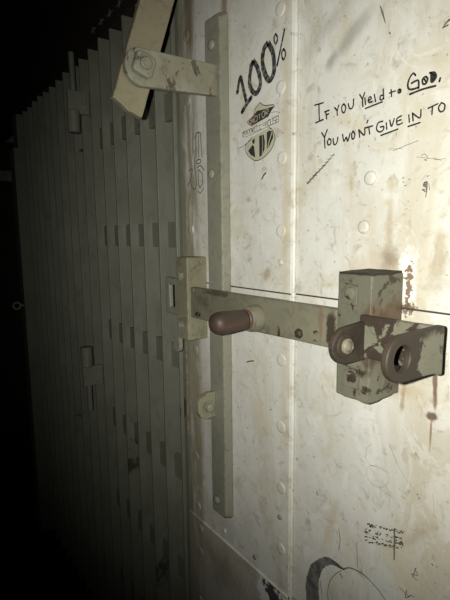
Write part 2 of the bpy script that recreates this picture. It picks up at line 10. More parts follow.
# ------------------------------------------------------------------ nodes / materials
class NT:
    def __init__(s, name):
        s.m = bpy.data.materials.new(name); s.m.use_nodes = True
        s.t = s.m.node_tree; s.b = s.t.nodes['Principled BSDF']
        tc = s.t.nodes.new('ShaderNodeTexCoord'); s.co = tc.outputs['Object']
        s.sep = None
    def n(s, typ, **kw):
        x = s.t.nodes.new(typ)
        for k, v in kw.items(): setattr(x, k, v)
        return x
    def lk(s, a, b): s.t.links.new(a, b)
    def put(s, sock, v):
        if hasattr(v, 'is_output') or isinstance(v, bpy.types.NodeSocket): s.lk(v, sock)
        else: sock.default_value = v
    def noise(s, scale, detail=4, rough=.55, dist=0, vec=None, stretch=None):
        x = s.n('ShaderNodeTexNoise'); x.inputs['Scale'].default_value = scale
        x.inputs['Detail'].default_value = detail; x.inputs['Roughness'].default_value = rough
        x.inputs['Distortion'].default_value = dist
        v = vec or s.co
        if stretch:
            mp = s.n('ShaderNodeMapping'); mp.inputs['Scale'].default_value = stretch
            mp.inputs['Location'].default_value = (random.random()*3, random.random()*3, random.random()*3)
            s.lk(v, mp.inputs['Vector']); v = mp.outputs[0]
        s.lk(v, x.inputs['Vector']); return x.outputs['Fac']
    def ramp(s, fac, lo, hi, a=0.0, b=1.0):
        x = s.n('ShaderNodeMapRange', clamp=True); x.interpolation_type = 'SMOOTHSTEP'
        s.lk(fac, x.inputs[0]); x.inputs[1].default_value = lo; x.inputs[2].default_value = hi
        x.inputs[3].default_value = a; x.inputs[4].default_value = b; return x.outputs[0]
    def math(s, op, a, b=0.0, c=0.0):
        x = s.n('ShaderNodeMath', operation=op)
        for i, v in enumerate((a, b, c)):
            if i < len(x.inputs): s.put(x.inputs[i], v)
        return x.outputs[0]
    def mix(s, fac, a, b):
        x = s.n('ShaderNodeMix', data_type='RGBA'); s.put(x.inputs[0], fac)
        s.put(x.inputs[6], a if not isinstance(a, tuple) else (*a, 1) if len(a) == 3 else a)
        s.put(x.inputs[7], b if not isinstance(b, tuple) else (*b, 1) if len(b) == 3 else b)
        return x.outputs[2]
    def xyz(s):
        if not s.sep:
            s.sep = s.n('ShaderNodeSeparateXYZ'); s.lk(s.co, s.sep.inputs[0])
        return s.sep.outputs
    def blob(s, cx, cz, rx, rz, ang=0.0, soft=1.0, wob=.5, wscale=30):
        """soft elliptical mark on the X-Z face, its edge broken up by noise"""
        X, _, Z = s.xyz(); ca, sa = math.cos(ang), math.sin(ang)
        dx = s.math('SUBTRACT', X, cx); dz = s.math('SUBTRACT', Z, cz)
        u = s.math('MULTIPLY', s.math('MULTIPLY_ADD', dx, ca, s.math('MULTIPLY', dz, sa)), 1/rx)
        v = s.math('MULTIPLY', s.math('MULTIPLY_ADD', dz, ca, s.math('MULTIPLY', dx, -sa)), 1/rz)
        r = s.math('SQRT', s.math('ADD', s.math('MULTIPLY', u, u), s.math('MULTIPLY', v, v)))
        r = s.math('ADD', r, s.math('MULTIPLY', s.math('SUBTRACT', s.noise(wscale, 5, .6), .5), wob*2))
        return s.ramp(r, 1.0, 1.0-soft, 0, 1)
    def bump(s, h, strength=.2, dist=.002):
        x = s.n('ShaderNodeBump'); x.inputs['Strength'].default_value = strength
        x.inputs['Distance'].default_value = dist; s.lk(h, x.inputs['Height']); s.lk(x.outputs[0], s.b.inputs['Normal'])
    def done(s, col, rough=.5, metal=0.0, spec=.5):
        s.put(s.b.inputs['Base Color'], (*col, 1) if isinstance(col, tuple) and len(col) == 3 else col)
        s.put(s.b.inputs['Roughness'], rough); s.put(s.b.inputs['Metallic'], metal)
        s.b.inputs['Specular IOR Level'].default_value = spec
        return s.m

RUST = (.065, .040, .024); DARKRUST = (.03, .021, .015)
def wall_paint():
    k = NT('worn cream wall paint')
    c = k.mix(k.ramp(k.noise(5, 6, .6), .35, .7), (.52, .52, .47), (.59, .59, .545))
    c = k.mix(k.ramp(k.noise(11, 8, .68, 1.2), .48, .68, 0, .6), c, (.46, .42, .30))         # yellowed varnish blotches
    c = k.mix(k.ramp(k.noise(3.2, 5, .6, .6, stretch=(3.2, 1, .6)), .48, .68, 0, .6), c, (.40, .355, .25))   # vertical runs
    c = k.mix(k.ramp(k.noise(42, 7, .7, .8), .54, .70, 0, .7), c, (.32, .285, .21))            # grime freckles
    c = k.mix(k.ramp(k.noise(110, 3, .6), .635, .72, 0, .75), c, (.17, .14, .10))
    c = k.mix(k.ramp(k.noise(16, 5, .6, 2.5, stretch=(1, 1, 1)), .60, .70, 0, .35), c, (.34, .325, .28))
    c = k.mix(k.ramp(k.noise(60, 6, .75, .3, stretch=(1, 1, .18)), .56, .70, 0, .35), c, (.36, .33, .26))
    c = k.mix(k.ramp(k.noise(7, 8, .72, 2.0, stretch=(1.6, 1, 1)), .54, .60, 0, .35), c, (.64, .64, .60))
    def m(fac, col, amt):
        nonlocal c
        c = k.mix(k.math('MULTIPLY', fac, amt), c, col)
    # stained jamb strip beside the bars
    X, _, Z = k.xyz()
    strip = k.ramp(X, -.775, -.80)
    m(k.math('MULTIPLY', strip, k.ramp(k.noise(13, 6, .65, 1, stretch=(2.4, 1, .55)), .32, .54)), (.225, .205, .135), .8)
    m(k.math('MULTIPLY', k.ramp(X, -.822, -.838), k.ramp(k.noise(9, 5, .6, stretch=(1, 1, .6)), .3, .5)), (.20, .18, .12), .8)
    m(k.blob(-.805, 1.83, .022, .11, 0, .7, .3), (.16, .135, .085), .8)
    m(k.blob(-.80, 1.02, .03, .2, 0, .8, .5), (.25, .20, .13), .6)
    m(k.blob(-.69, 1.80, .012, .05, 0, .8, .4), (.2, .13, .08), .7)
    # grey rubbed patches high on the right panel
    m(k.blob(-.425, 1.665, .055, .016, .62, .9, .5, 45), (.25, .25, .23), .62)
    m(k.blob(-.455, 1.645, .02, .01, .9, .9, .4, 45), (.25, .25, .23), .55)
    m(k.blob(-.45, 1.70, .09, .02, .5, 1, .5, 40), (.36, .36, .33), .55)
    m(k.blob(-.43, 1.75, .11, .05, .3, 1, .6, 18), (.45, .45, .41), .5)
    # soot and rust about the guide block
    m(k.blob(-.352, 1.375, .030, .030, 0, 1, .7, 50), (.19, .135, .08), .75)
    m(k.blob(-.354, 1.42, .009, .05, 0, 1, .7, 60), (.33, .26, .16), .6)
    m(k.blob(-.40, 1.36, .05, .035, .4, 1, .6), (.40, .34, .21), .5)
    m(k.blob(-.326, 1.35, .016, .055, 0, .5, .7, 75), (.70, .69, .63), .8)
    m(k.blob(-.324, 1.345, .005, .034, 0, .3, 2.2, 190), (.13, .075, .035), .9)
    m(k.blob(-.323, 1.318, .012, .008, 0, .4, 1.5, 150), (.10, .065, .035), .9)
    m(k.blob(-.287, 1.375, .014, .075, -.05, .9, .9, 60), (.31, .265, .17), .7)
    m(k.blob(-.270, 1.455, .016, .05, -.3, .9, .9, 60), (.33, .30, .21), .6)
    # rust runs below the clevis
    m(k.blob(-.283, 1.225, .0042, .045, .05, .6, .5, 60), (.12, .075, .045), .9)
    m(k.blob(-.285, 1.189, .009, .008, 0, .6, .6, 90), (.09, .05, .03), .9)
    m(k.blob(-.2855, 1.168, .002, .03, 0, .7, .3, 60), (.2, .12, .07), .8)
    m(k.blob(-.3245, 1.205, .005, .028, -.1, .8, .8, 70), (.25, .17, .105), .75)
    m(k.blob(-.325, 1.21, .05, .018, 0, 1, .7, 40), (.36, .28, .16), .6)
    m(k.blob(-.30, 1.02, .07, .012, .85, 1, .7, 50), (.34, .27, .17), .5)
    m(k.blob(-.31, .96, .05, .10, .5, 1, .8, 14), (.46, .42, .28), .6)
    m(k.blob(-.44, .96, .012, .09, -.25, 1, .6, 30), (.42, .33, .20), .5)
    m(k.blob(-.60, 1.11, .04, .10, .2, 1, .8, 18), (.49, .44, .33), .5)
    m(k.blob(-.625, 1.47, .011, .008, 0, .9, .6, 70), (.27, .27, .25), .7)
    m(k.blob(-.60, 1.45, .012, .007, .5, .9, .6, 70), (.35, .34, .30), .6)
    m(k.blob(-.415, 1.475, .006, .016, 0, .8, .6, 70), (.40, .33, .2), .6)
    m(k.blob(-.352, 1.47, .011, .012, 0, .9, .6, 70), (.42, .36, .24), .7)
    m(k.blob(-.357, 1.448, .009, .008, 0, .9, .6, 70), (.44, .38, .25), .6)
    m(k.blob(-.578, 1.345, .012, .02, -.5, .8, .6, 60), (.30, .24, .15), .7)
    m(k.blob(-.63, .78, .05, .02, .2, 1, .7, 30), (.38, .34, .26), .5)
    m(k.blob(-.665, .93, .02, .02, .2, 1, .6, 40), (.36, .31, .23), .5)
    # yellow line of old varnish along the lap
    m(k.blob(-.535, 1.45, .012, .7, 0, 1, .8, 20), (.45, .38, .22), .5)
    # the kicked lower plate: bare white filler with black loss
    low = k.ramp(Z, .786, .783)
    m(low, (.28, .25, .19), .6)
    m(k.math('MULTIPLY', low, k.blob(-.56, .765, .05, .05, -.6, .4, 1.3, 45)), (.62, .61, .57), .9)
    m(k.math('MULTIPLY', low, k.blob(-.556, .768, .034, .022, -.9, .3, 1.9, 60)), (.03, .027, .024), .95)
    m(k.math('MULTIPLY', low, k.blob(-.72, .72, .10, .06, 0, 1, 1.0, 25)), (.24, .20, .15), .7)
    k.bump(k.math('ADD', k.noise(14, 3, .5), k.math('MULTIPLY', k.noise(90, 5, .6), .25)), .35, .004)
    return k.done(c, k.ramp(k.noise(20, 4), .3, .7, .42, .62), 0, .4)

def old_paint(name, col, col2, chip=RUST, chip_lo=.66, chip_hi=.70, nscale=24, dirt=.4, rough=.5, stretch=None, wear=.9, marks=()):
    k = NT(name)
    c = k.mix(k.ramp(k.noise(9, 5, .6), .35, .68), col, col2)
    c = k.mix(k.ramp(k.noise(38, 6, .7, .7, stretch=stretch), .48, .72, 0, dirt), c, tuple(v*.45 for v in col))
    f = k.ramp(k.noise(nscale, 7, .62, .5), chip_lo, chip_hi)
    bv = k.n('ShaderNodeBevel', samples=4); bv.inputs['Radius'].default_value = .0042
    ge = k.n('ShaderNodeNewGeometry'); dt = k.n('ShaderNodeVectorMath', operation='DOT_PRODUCT')
    k.lk(bv.outputs[0], dt.inputs[0]); k.lk(ge.outputs['True Normal'], dt.inputs[1])
    ed = k.ramp(dt.outputs['Value'], .985, .90)
    f = k.math('MAXIMUM', f, k.math('MULTIPLY', ed, k.ramp(k.noise(48, 6, .7), .47, .58, 0, wear)))
    for (bx, bz, rx, rz, an, col_, am) in marks:
        c = k.mix(k.math('MULTIPLY', k.blob(bx, bz, rx, rz, an, .5, .9, 55), am), c, col_)
    c = k.mix(f, c, k.mix(k.noise(60, 4), chip, DARKRUST))
    k.bump(k.math('SUBTRACT', k.noise(55, 4, .6), k.math('MULTIPLY', f, .7)), .35, .0012)
    return k.done(c, rough, 0, .4)

M = {}
M['wall'] = wall_paint()
M['strap'] = old_paint('grey green strap paint', (.20, .20, .155), (.235, .23, .175), chip_lo=.72, chip_hi=.75)
M['arm'] = old_paint('chalky khaki paint', (.19, .18, .125), (.235, .24, .19), (.13, .115, .08), .56, .60, 26, .6)
M['lever'] = old_paint('khaki lever paint', (.19, .172, .112), (.225, .205, .135), RUST, .70, .74, 24, .55)
M['block'] = old_paint('khaki block paint', (.098, .097, .068), (.135, .133, .095), (.040, .028, .018), .57, .61, 38, .75, marks=((.018, .08, .014, .05, 0, (.05, .033, .022), .85), (.025, .10, .01, .03, 0, (.10, .055, .03), .6)))
M['bolt_bar'] = old_paint('khaki bar paint', (.135, .130, .090), (.175, .168, .118), (.05, .036, .024), .65, .69, 24, .65, marks=((.166, .033, .012, .04, 0, (.035, .025, .018), .95), (.148, .035, .006, .04, 0, (.14, .09, .05), .6), (-.10, .055, .05, .006, .02, (.05, .035, .02), .7)))
M['keeper'] = old_paint('stained keeper paint', (.185, .175, .112), (.24, .232, .16), RUST, .64, .70, 30, .75)
M['bars'] = old_paint('grey green bar paint', (.160, .164, .128), (.190, .195, .156), (.03, .025, .018), .70, .75, 15, .35, .55, (1.5, 1, .35), .25, ((.475, H-.40, .012, .035, 0, (.03, .025, .018), .9), (.50, H-.385, .012, .03, 0, (.03, .025, .018), .9), (.20, H-.63, .02, .06, .2, (.03, .025, .018), .9), (.165, H-.66, .02, .035, 0, (.03, .025, .018), .8), (.35, H-.90, .03, .06, 0, (.035, .03, .02), .8), (-.06, H-.19, .008, .012, 0, (.012, .01, .008), 1)))
M['rust'] = old_paint('bare rusted steel', (.019, .0145, .0095), (.038, .028, .018), (.012, .009, .007), .5, .62, 40, .5, .68)
M['rustpaint'] = old_paint('flaking khaki paint on rust', (.115, .113, .080), (.150, .147, .108), (.035, .025, .018), .475, .51, 38, .5)
M['bright'] = old_paint('worn bolt steel', (.11, .10, .07), (.20, .18, .13), RUST, .66, .72, 90, .4, .35)
M['rivet'] = M['wall']
M['black'] = NT('brown black joint shade').done((.035, .027, .02), .8)  # dark colour standing in for shade in the panel joints
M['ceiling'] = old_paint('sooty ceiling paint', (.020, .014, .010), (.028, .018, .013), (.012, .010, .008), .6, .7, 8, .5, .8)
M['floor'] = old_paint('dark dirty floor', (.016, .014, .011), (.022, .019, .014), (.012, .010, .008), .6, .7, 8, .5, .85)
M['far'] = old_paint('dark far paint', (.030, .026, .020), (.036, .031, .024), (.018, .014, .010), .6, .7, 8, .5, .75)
M['rail'] = old_paint('dull grey rail paint', (.22, .21, .16), (.26, .25, .19), (.03, .02, .015), .66, .7, 18, .5, .7)
k = NT('brown grip'); cc = k.mix(k.ramp(k.noise(26, 5, .6, .4, stretch=(1, .35, 1)), .35, .7), (.034, .022, .016), (.058, .038, .028)); k.bump(k.noise(80, 4), .15, .001)
M['grip'] = k.done(cc, .55, 0, .4)
k = NT('red paint trace'); cc = k.mix(k.ramp(k.noise(70, 4, .6), .41, .46), (.16, .032, .022), (.07, .05, .035)); M['red'] = k.done(cc, .5)
M['marker'] = NT('black marker').done((.022, .022, .020), .55, 0, .3)
k = NT('brushed black marker'); cc = k.mix(k.ramp(k.noise(160, 3, .6), .45, .68), (.025, .026, .024), (.17, .17, .15)); M['brush'] = k.done(cc, .6, 0, .3)
M['pencil'] = NT('grey pencil').done((.12, .115, .10), .6, 0, .3)
k = NT('smoky grey marker'); cc = k.mix(k.ramp(k.noise(60, 4, .6), .35, .65), (.065, .065, .058), (.15, .15, .135)); M['arc'] = k.done(cc, .6, 0, .3)
M['faint'] = NT('faint pencil').done((.33, .32, .275), .6, 0, .3)
M['scuff'] = NT('grey scuff').done((.12, .115, .10), .6, 0, .3)
M['badge_cream'] = NT('badge olive cream').done((.40, .39, .29), .55, 0, .3)
M['badge_dark'] = NT('badge black').done((.03, .03, .026), .55, 0, .3)
M['badge_red'] = NT('badge red').done((.16, .045, .04), .55, 0, .3)
M['badge_white'] = NT('badge pale').done((.58, .57, .49), .55, 0, .3)

# ------------------------------------------------------------------ mesh helpers
def P(X, n, Z): return Vector((X, -n, Z))
def box(bm, X0, X1, n0, n1, z0, z1):
    vs = [bm.verts.new(P(x, n, z)) for x in (X0, X1) for n in (n0, n1) for z in (z0, z1)]
    for f in ((0,1,3,2),(4,6,7,5),(0,4,5,1),(2,3,7,6),(0,2,6,4),(1,5,7,3)): bm.faces.new([vs[i] for i in f])
def prism(bm, pts, fn, a, b):
    """pts 2-D outline, fn(u, v, t) -> point; extruded from t=a to t=b"""
    A = [bm.verts.new(fn(u, v, a)) for u, v in pts]; B = [bm.verts.new(fn(u, v, b)) for u, v in pts]
    bm.faces.new(A); bm.faces.new(B[::-1]); m = len(pts)
    for i in range(m): bm.faces.new((A[i], B[i], B[(i+1) % m], A[(i+1) % m]))
def fX(u, v, t): return P(t, u, v)        # outline in (n, Z), extruded along X
def fN(u, v, t): return P(u, t, v)        # outline in (X, Z), extruded along n
def fZ(u, v, t): return P(u, v, t)        # outline in (X, n), extruded along Z
def holed(bm, outline, c, r, fn, a, b, N=64):
    def hit(ang):
        d = (math.cos(ang), math.sin(ang)); best = None
        for i in range(len(outline)):
            p, q = outline[i], outline[(i+1) % len(outline)]
            ex, ey = q[0]-p[0], q[1]-p[1]; den = d[0]*ey - d[1]*ex
            if abs(den) < 1e-12: continue
            s = ((p[0]-c[0])*ey - (p[1]-c[1])*ex)/den; u = ((p[0]-c[0])*d[1] - (p[1]-c[1])*d[0])/den
            if s > 0 and -1e-6 <= u <= 1+1e-6: best = s if best is None else min(best, s)
        return (c[0]+d[0]*best, c[1]+d[1]*best)
    angs = sorted(set([2*math.pi*i/N for i in range(N)] + [math.atan2(p[1]-c[1], p[0]-c[0]) % (2*math.pi) for p in outline]))
    rings = []
    for t in (a, b):
        o = [bm.verts.new(fn(*hit(g), t)) for g in angs]
        h = [bm.verts.new(fn(c[0]+r*math.cos(g), c[1]+r*math.sin(g), t)) for g in angs]
        rings.append((o, h))
    m = len(angs)
    for i in range(m):
        j = (i+1) % m
        (o0, h0), (o1, h1) = rings
        bm.faces.new((o0[i], o0[j], h0[j], h0[i])); bm.faces.new((o1[i], h1[i], h1[j], o1[j]))
        bm.faces.new((o0[i], o1[i], o1[j], o0[j])); bm.faces.new((h0[i], h0[j], h1[j], h1[i]))
def lathe(bm, prof, origin, axis, seg=28):
    """prof: list of (distance along axis, radius)"""
    ax = Vector(axis).normalized(); e1 = ax.orthogonal().normalized(); e2 = ax.cross(e1); o = Vector(origin); rings = []
    for d, r in prof:
        if r < 1e-6: rings.append([bm.verts.new(o + ax*d)])
        else: rings.append([bm.verts.new(o + ax*d + (e1*math.cos(2*math.pi*i/seg) + e2*math.sin(2*math.pi*i/seg))*r) for i in range(seg)])
    for A, B in zip(rings, rings[1:]):
        for i in range(seg):
            j = (i+1) % seg
            if len(A) == 1 and len(B) == 1: continue
            if len(A) == 1: bm.faces.new((A[0], B[j], B[i]))
            elif len(B) == 1: bm.faces.new((A[i], A[j], B[0]))
            else: bm.faces.new((A[i], A[j], B[j], B[i]))
    for R, in [(rings[0],), (rings[-1],)]:
        if len(R) > 2:
            try: bm.faces.new(R)
            except ValueError: pass
def arc(cu, cv, r, a0, a1, n=14): return [(cu + r*math.cos(math.radians(a0+(a1-a0)*i/n)), cv + r*math.sin(math.radians(a0+(a1-a0)*i/n))) for i in range(n+1)]
def roughen(bm, cuts, amp, scale, seed=0.0, keep=None):
    bmesh.ops.subdivide_edges(bm, edges=bm.edges[:], cuts=cuts, use_grid_fill=True)
    for v in bm.verts:
        if keep and keep(v.co): continue
        w = noise.noise_vector(v.co*scale + Vector((seed, seed*1.7, seed*.3)))
        v.co += w*amp

def empty(name, loc, label, cat, group=None):
    o = bpy.data.objects.new(name, None); o.empty_display_size = .05; o.location = P(*loc); COL.objects.link(o)
    tag(o, label, cat, group); return o
def tag(o, label, cat=None, group=None, kind=None):
    if label: o['label'] = label
    if cat: o['category'] = cat
    if group: o['group'] = group
    if kind: o['kind'] = kind
    return o
def root_of(o):
    while o.parent: o = o.parent
    return o
def obj(name, bm, mat, parent=None, bevel=0.0, smooth=False, label=None, seg=2):
    bmesh.ops.recalc_face_normals(bm, faces=bm.faces[:])
    me = bpy.data.meshes.new(name)
    if parent:
        off = root_of(parent).location
        for v in bm.verts: v.co -= off
    bm.to_mesh(me); bm.free(); me.materials.append(mat)
    if smooth:
        for p in me.polygons: p.use_smooth = True
    o = bpy.data.objects.new(name, me); COL.objects.link(o)
    if parent: o.parent = parent
    if bevel:
        b = o.modifiers.new('edge', 'BEVEL'); b.width = bevel; b.segments = seg; b.limit_method = 'ANGLE'; b.angle_limit = math.radians(50)
        b.harden_normals = False
    if label: o['label'] = label
    return o
def B(): return bmesh.new()
def ribbon(bm, pts, n, closed=False):
    """pts (X, Z, half width): a stroke of ink lying on the face at distance n"""
    q = []
    m = len(pts)
    if m == 2: q = [tuple(pts[0][i] + (pts[1][i]-pts[0][i])*t/3 for i in range(3)) for t in range(4)]
    else:
        for i in range(m-1):
            p0, p1, p2, p3 = pts[max(i-1, 0)], pts[i], pts[i+1], pts[min(i+2, m-1)]
            for t in range(5):
                s = t/5
                q.append(tuple(.5*((2*p1[c]) + (-p0[c]+p2[c])*s + (2*p0[c]-5*p1[c]+4*p2[c]-p3[c])*s*s + (-p0[c]+3*p1[c]-3*p2[c]+p3[c])*s**3) for c in range(3)))
        q.append(tuple(pts[-1]))
    L = []; R = []
    for i, (x, z, w) in enumerate(q):
        a, b = q[max(i-1, 0)], q[min(i+1, len(q)-1)]
        dx, dz = b[0]-a[0], b[1]-a[1]; l = math.hypot(dx, dz) or 1
        w = max(w, .0001)*(1 + .18*noise.noise(Vector((x*300, z*300, 1.3))))
        L.append((x - dz/l*w, z + dx/l*w)); R.append((x + dz/l*w, z - dx/l*w))
    for i in range(len(q)-1):
        fs = [L[i], L[i+1], R[i+1], R[i]]
        bm.faces.new([bm.verts.new(P(x, n, z)) for x, z in fs])
    for e in (0, -1):
        if q[e][2] > .004: continue
        x, z, w = q[e]; w = max(w, .0001)
        vs = [bm.verts.new(P(x + w*math.cos(i*math.pi/5), n, z + w*math.sin(i*math.pi/5))) for i in range(10)]
        bm.faces.new(vs)
def ink(name, group, mat, parent, n, label, pick=None):
    bm = B()
    for i, st in enumerate(INK[group]):
        if pick and not pick(st): continue
        ribbon(bm, st, n + .00035 + .00001*(i % 7))
    return obj(name, bm, mat, parent, label=label)

# ------------------------------------------------------------------ the setting
XL, XS, XR = -.845, -.522, .95          # bars' end of the white wall, the lap between panels, right end
TOP = H + .78
bm = B(); box(bm, XL, XR, -.06, -.013, 0, TOP)
wall = tag(obj('wall_right', bm, M['wall']), 'cream painted riveted steel wall covered in handwriting', 'wall', kind='structure')
seam = H - .0935
def panel(x0, x1, n, z0, z1, bev=.0006):
    bm = B(); box(bm, x0, x1, -.0135, n, z0, z1); return obj('steel_panel', bm, M['wall'], wall, bev)
panel(XL, XS, 0, seam+.0011, TOP)
panel(XL, XS, 0, .70, seam-.0011)
panel(XS-.02, XR, -.009, seam+.0011, TOP)
panel(XS-.02, XR, -.009, 0, seam-.0011)
bm = B(); box(bm, XL, XS, -.0135, .0028, 0, .7872); obj('kick_plate', bm, M['wall'], wall, .0012, label='lower kicked steel plate with chipped paint')
bm = B(); box(bm, XS-.02, XR, -.0134, -.0100, seam-.0011, seam+.0011); box(bm, XL, XS-.021, -.0134, -.0012, seam-.0011, seam+.0011); obj('joint_shade', bm, M['black'], wall, label='dark strip painted as shade in the joint between the steel panels')  # strip fills the shallow gap; its dark colour replaces the groove's shade
# old weld bead running down the lap
bm = B(); pts = [(XS+.0005+.0010*noise.noise(Vector((0, i*.7, 3))), i*.02) for i in range(int(TOP/.02)+1)]
for i, (x, z) in enumerate(pts):
    pass
rings = []
for i, (x, z) in enumerate(pts):
    r = .0040*(1+.35*noise.noise(Vector((5, i*.9, 1))))
    rings.append([bm.verts.new(P(x + r*math.cos(a*math.pi/4), -.006 + r*math.sin(a*math.pi/4), z)) for a in range(8)])
for A_, B_ in zip(rings, rings[1:]):
    for a in range(8): bm.faces.new((A_[a], A_[(a+1) % 8], B_[(a+1) % 8], B_[a]))
obj('weld_bead', bm, M['wall'], wall, smooth=True)
def rivet(X, Z, n, r=.0104, h=.0014, mat=None, parent=None):
    bm = B(); lathe(bm, [(-.001, r*1.02), (h*.5, r*.97), (h*.85, r*.8), (h, r*.5), (h*.97, 0)], P(X, n, Z), (0, -1, 0), 22)
    bmesh.ops.rotate(bm, verts=bm.verts, cent=P(X, n, Z), matrix=Matrix.Rotation(random.uniform(-.05, .05), 3, 'X'))
    return obj('rivet', bm, mat or M['wall'], parent or wall, smooth=True)
for X, Z in ((-.5460,.2227),(-.5428,.1177),(-.5443,.0060),(-.5415,-.2047),(-.542,-.3204),(-.5412,-.43),(-.5404,-.5438),
             (-.5474,.334),(-.5434,.43),(-.5434,.51),(-.8156,.3858),(-.8170,.2659),(-.8140,.0129),(-.8060,-.2397),(-.8125,-.4807),(-.8090,-.5970)):
    rivet(X, Z+H, 0)
for X, Z in ((-.5434,-.4849),(-.6115,-.6023),(-.7077,-.602),(-.5439,-.0434)): rivet(X, Z+H, 0, .005, .003, M['strap'] if Z < -.4 and X > -.65 else M['wall'])
for X, Z in ((-.797,-.6450),(-.798,-.7010),(-.803,-.8250)): rivet(X, Z+H, .0028)
rivet(-.3845, H+.0715, -.009, .0092, .0040); rivet(-.3925, H+.0086, -.009, .0092, .0040)
bm = B(); box(bm, XL-.0005, XL+.0065, .0002, .0042, H-.44, H-.2055); obj('edge_strip', bm, M['keeper'], wall, .001)
# writing and drawing on the wall
ink('handwritten_verse', 'verse', M['marker'], wall, -.009, 'black marker verse reading IF YOU YIELD TO GOD, YOU WON\'T GIVE IN TO')
ink('painted_percentage', 'percent', M['brush'], wall, 0, 'large slanting black 100%')
def split(st): return st[0][0] < -.522
ink('pencil_drawing', 'pencil', M['pencil'], wall, 0, 'pencilled doodle left of the strap', split)
ink('pencil_scribble', 'pencil', M['faint'], wall, -.009, 'faint looping pencil scribbles', lambda s: not split(s))
ink('marker_arc', 'arc', M['arc'], wall, -.009, 'thick dark curved stroke at the bottom')
ink('scuff', 'smudge', M['scuff'], wall, -.009, 'small dark scuffs and hatched scribbles', lambda s: not split(s))
ink('scuff', 'smudge', M['marker'], wall, 0, 'two short black dashes', split)
badge = None
for key, mat, n in (('cream', 'badge_cream', .0003), ('dark', 'badge_dark', .0005), ('red', 'badge_red', .0007), ('banner', 'badge_white', .0009)):
    bm = B()
    for q in BADGE[key]: bm.faces.new([bm.verts.new(P(x, n, z)) for x, z in q])
    bmesh.ops.triangulate(bm, faces=bm.faces[:])
    o = obj('badge_drawing' if key == 'cream' else 'badge_' + {'dark': 'shading', 'red': 'colouring', 'banner': 'banner'}[key], bm, M[mat], badge or wall)
    if badge is None: badge = o; o['label'] = 'hand drawn shield badge crossed by a lettered banner'
bm = B()
for st in INK['badge']: ribbon(bm, st, .0012)
obj('badge_lettering', bm, M['marker'], badge)
bm = B()
for st in INK['letters']: ribbon(bm, st, .0008)
obj('badge_letters', bm, M['badge_cream'], badge)

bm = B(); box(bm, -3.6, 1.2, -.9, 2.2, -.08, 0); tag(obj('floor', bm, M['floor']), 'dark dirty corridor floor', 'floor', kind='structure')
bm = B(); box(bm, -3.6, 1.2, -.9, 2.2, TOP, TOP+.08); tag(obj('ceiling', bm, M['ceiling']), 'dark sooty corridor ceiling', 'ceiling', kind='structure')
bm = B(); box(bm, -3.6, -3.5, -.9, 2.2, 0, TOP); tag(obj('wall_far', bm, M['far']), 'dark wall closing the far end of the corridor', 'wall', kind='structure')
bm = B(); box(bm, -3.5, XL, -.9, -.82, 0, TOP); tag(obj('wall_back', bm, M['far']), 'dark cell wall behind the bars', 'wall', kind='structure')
# header over the bars, with the small crossed screw heads
BT = H + .527
bm = B(); box(bm, -3.5, XL-.001, -.075, -.004, BT+.002, TOP-.0005)
head = tag(obj('trim_1', bm, M['ceiling'], None, .003), 'dark steel header over the tops of the bars', 'header', kind='structure')
for i in range(5):
    X, Z = -1.07 - i*.0585, H + .5625; bm = B()
    box(bm, X-.018, X+.018, -.0045, -.0032, Z-.0015, Z+.0015); box(bm, X-.002, X+.002, -.0045, -.0030, Z-.008, Z+.008)
    obj('cross_screw', bm, M['strap'], head)

# ------------------------------------------------------------------ barred gate and barred panel
PITCH, X0 = .0778, -.873
ROWS = [.283, .003, -.281, -.5635, -.8345, -1.115]
def bar_bm(X, z0, z1):
    bm = B(); box(bm, X-.0065, X, -.062, 0, z0, z1)
    return bm
def barred(root, xs, x0, x1, n0=-.033, n1=-.022):
    for X in xs: obj('bar', bar_bm(X, .03, BT + random.uniform(-.004, .003)), M['bars'], root, .0012)
    for z in ROWS:
        bm = B(); box(bm, x0, x1, n0, n1, H+z-.029, H+z+.029); obj('crossbar', bm, M['bars'], root)
gate = empty('barred_gate', (-1.36, 0, 0), 'grey green barred steel gate beside the cream wall, hinged at its left', 'gate')
gx = [X0 - PITCH*i for i in range(7)]
barred(gate, gx, -1.362, -.852)
bm = B(); box(bm, -.862, -.8465, -.062, -.001, .03, BT); obj('end_bar', bm, M['bars'], gate, .001)
fixed = empty('barred_fence', (-1.80, 0, 0), 'dim fixed row of grey green bars left of the gate hinges', 'fence')
fx = [-1.418 - PITCH*i for i in range(10)]
barred(fixed, fx, fx[-1]-.02, -1.41, -.056, -.046)
# hinges
for zl, zb, rod, nm in ((H+.382, H+.328, (H+.412, H+.515), 'upper'), (H-.4265, H-.364, (H-.535, H-.457), 'lower')):
    bm = B(); box(bm, -1.370, -1.360, -.004, .058, zl-.031, zl+.031)
    hg = obj('hinge', bm, M['bars'], gate, .0015, label=nm+' hinge leaf')
    bm = B(); lathe(bm, [(-.031, .016), (-.029, .018), (.029, .018), (.031, .016)], P(-1.366, .043, zb), (0, 0, 1), 20); obj('barrel', bm, M['bars'], hg, smooth=False)
    bm = B(); lathe(bm, [(0, .008), (rod[1]-rod[0], .008)], P(-1.366, .040, rod[0]), (0, 0, 1), 14); obj('pin', bm, M['bars'], hg, smooth=False)
    for q in (-.012, .014):
        bm = B(); lathe(bm, [(0, .006), (.003, .0055), (.004, 0)], P(-1.360, .012, zl+q), (1, 0, 0), 12); obj('rivet', bm, M['strap'], hg)

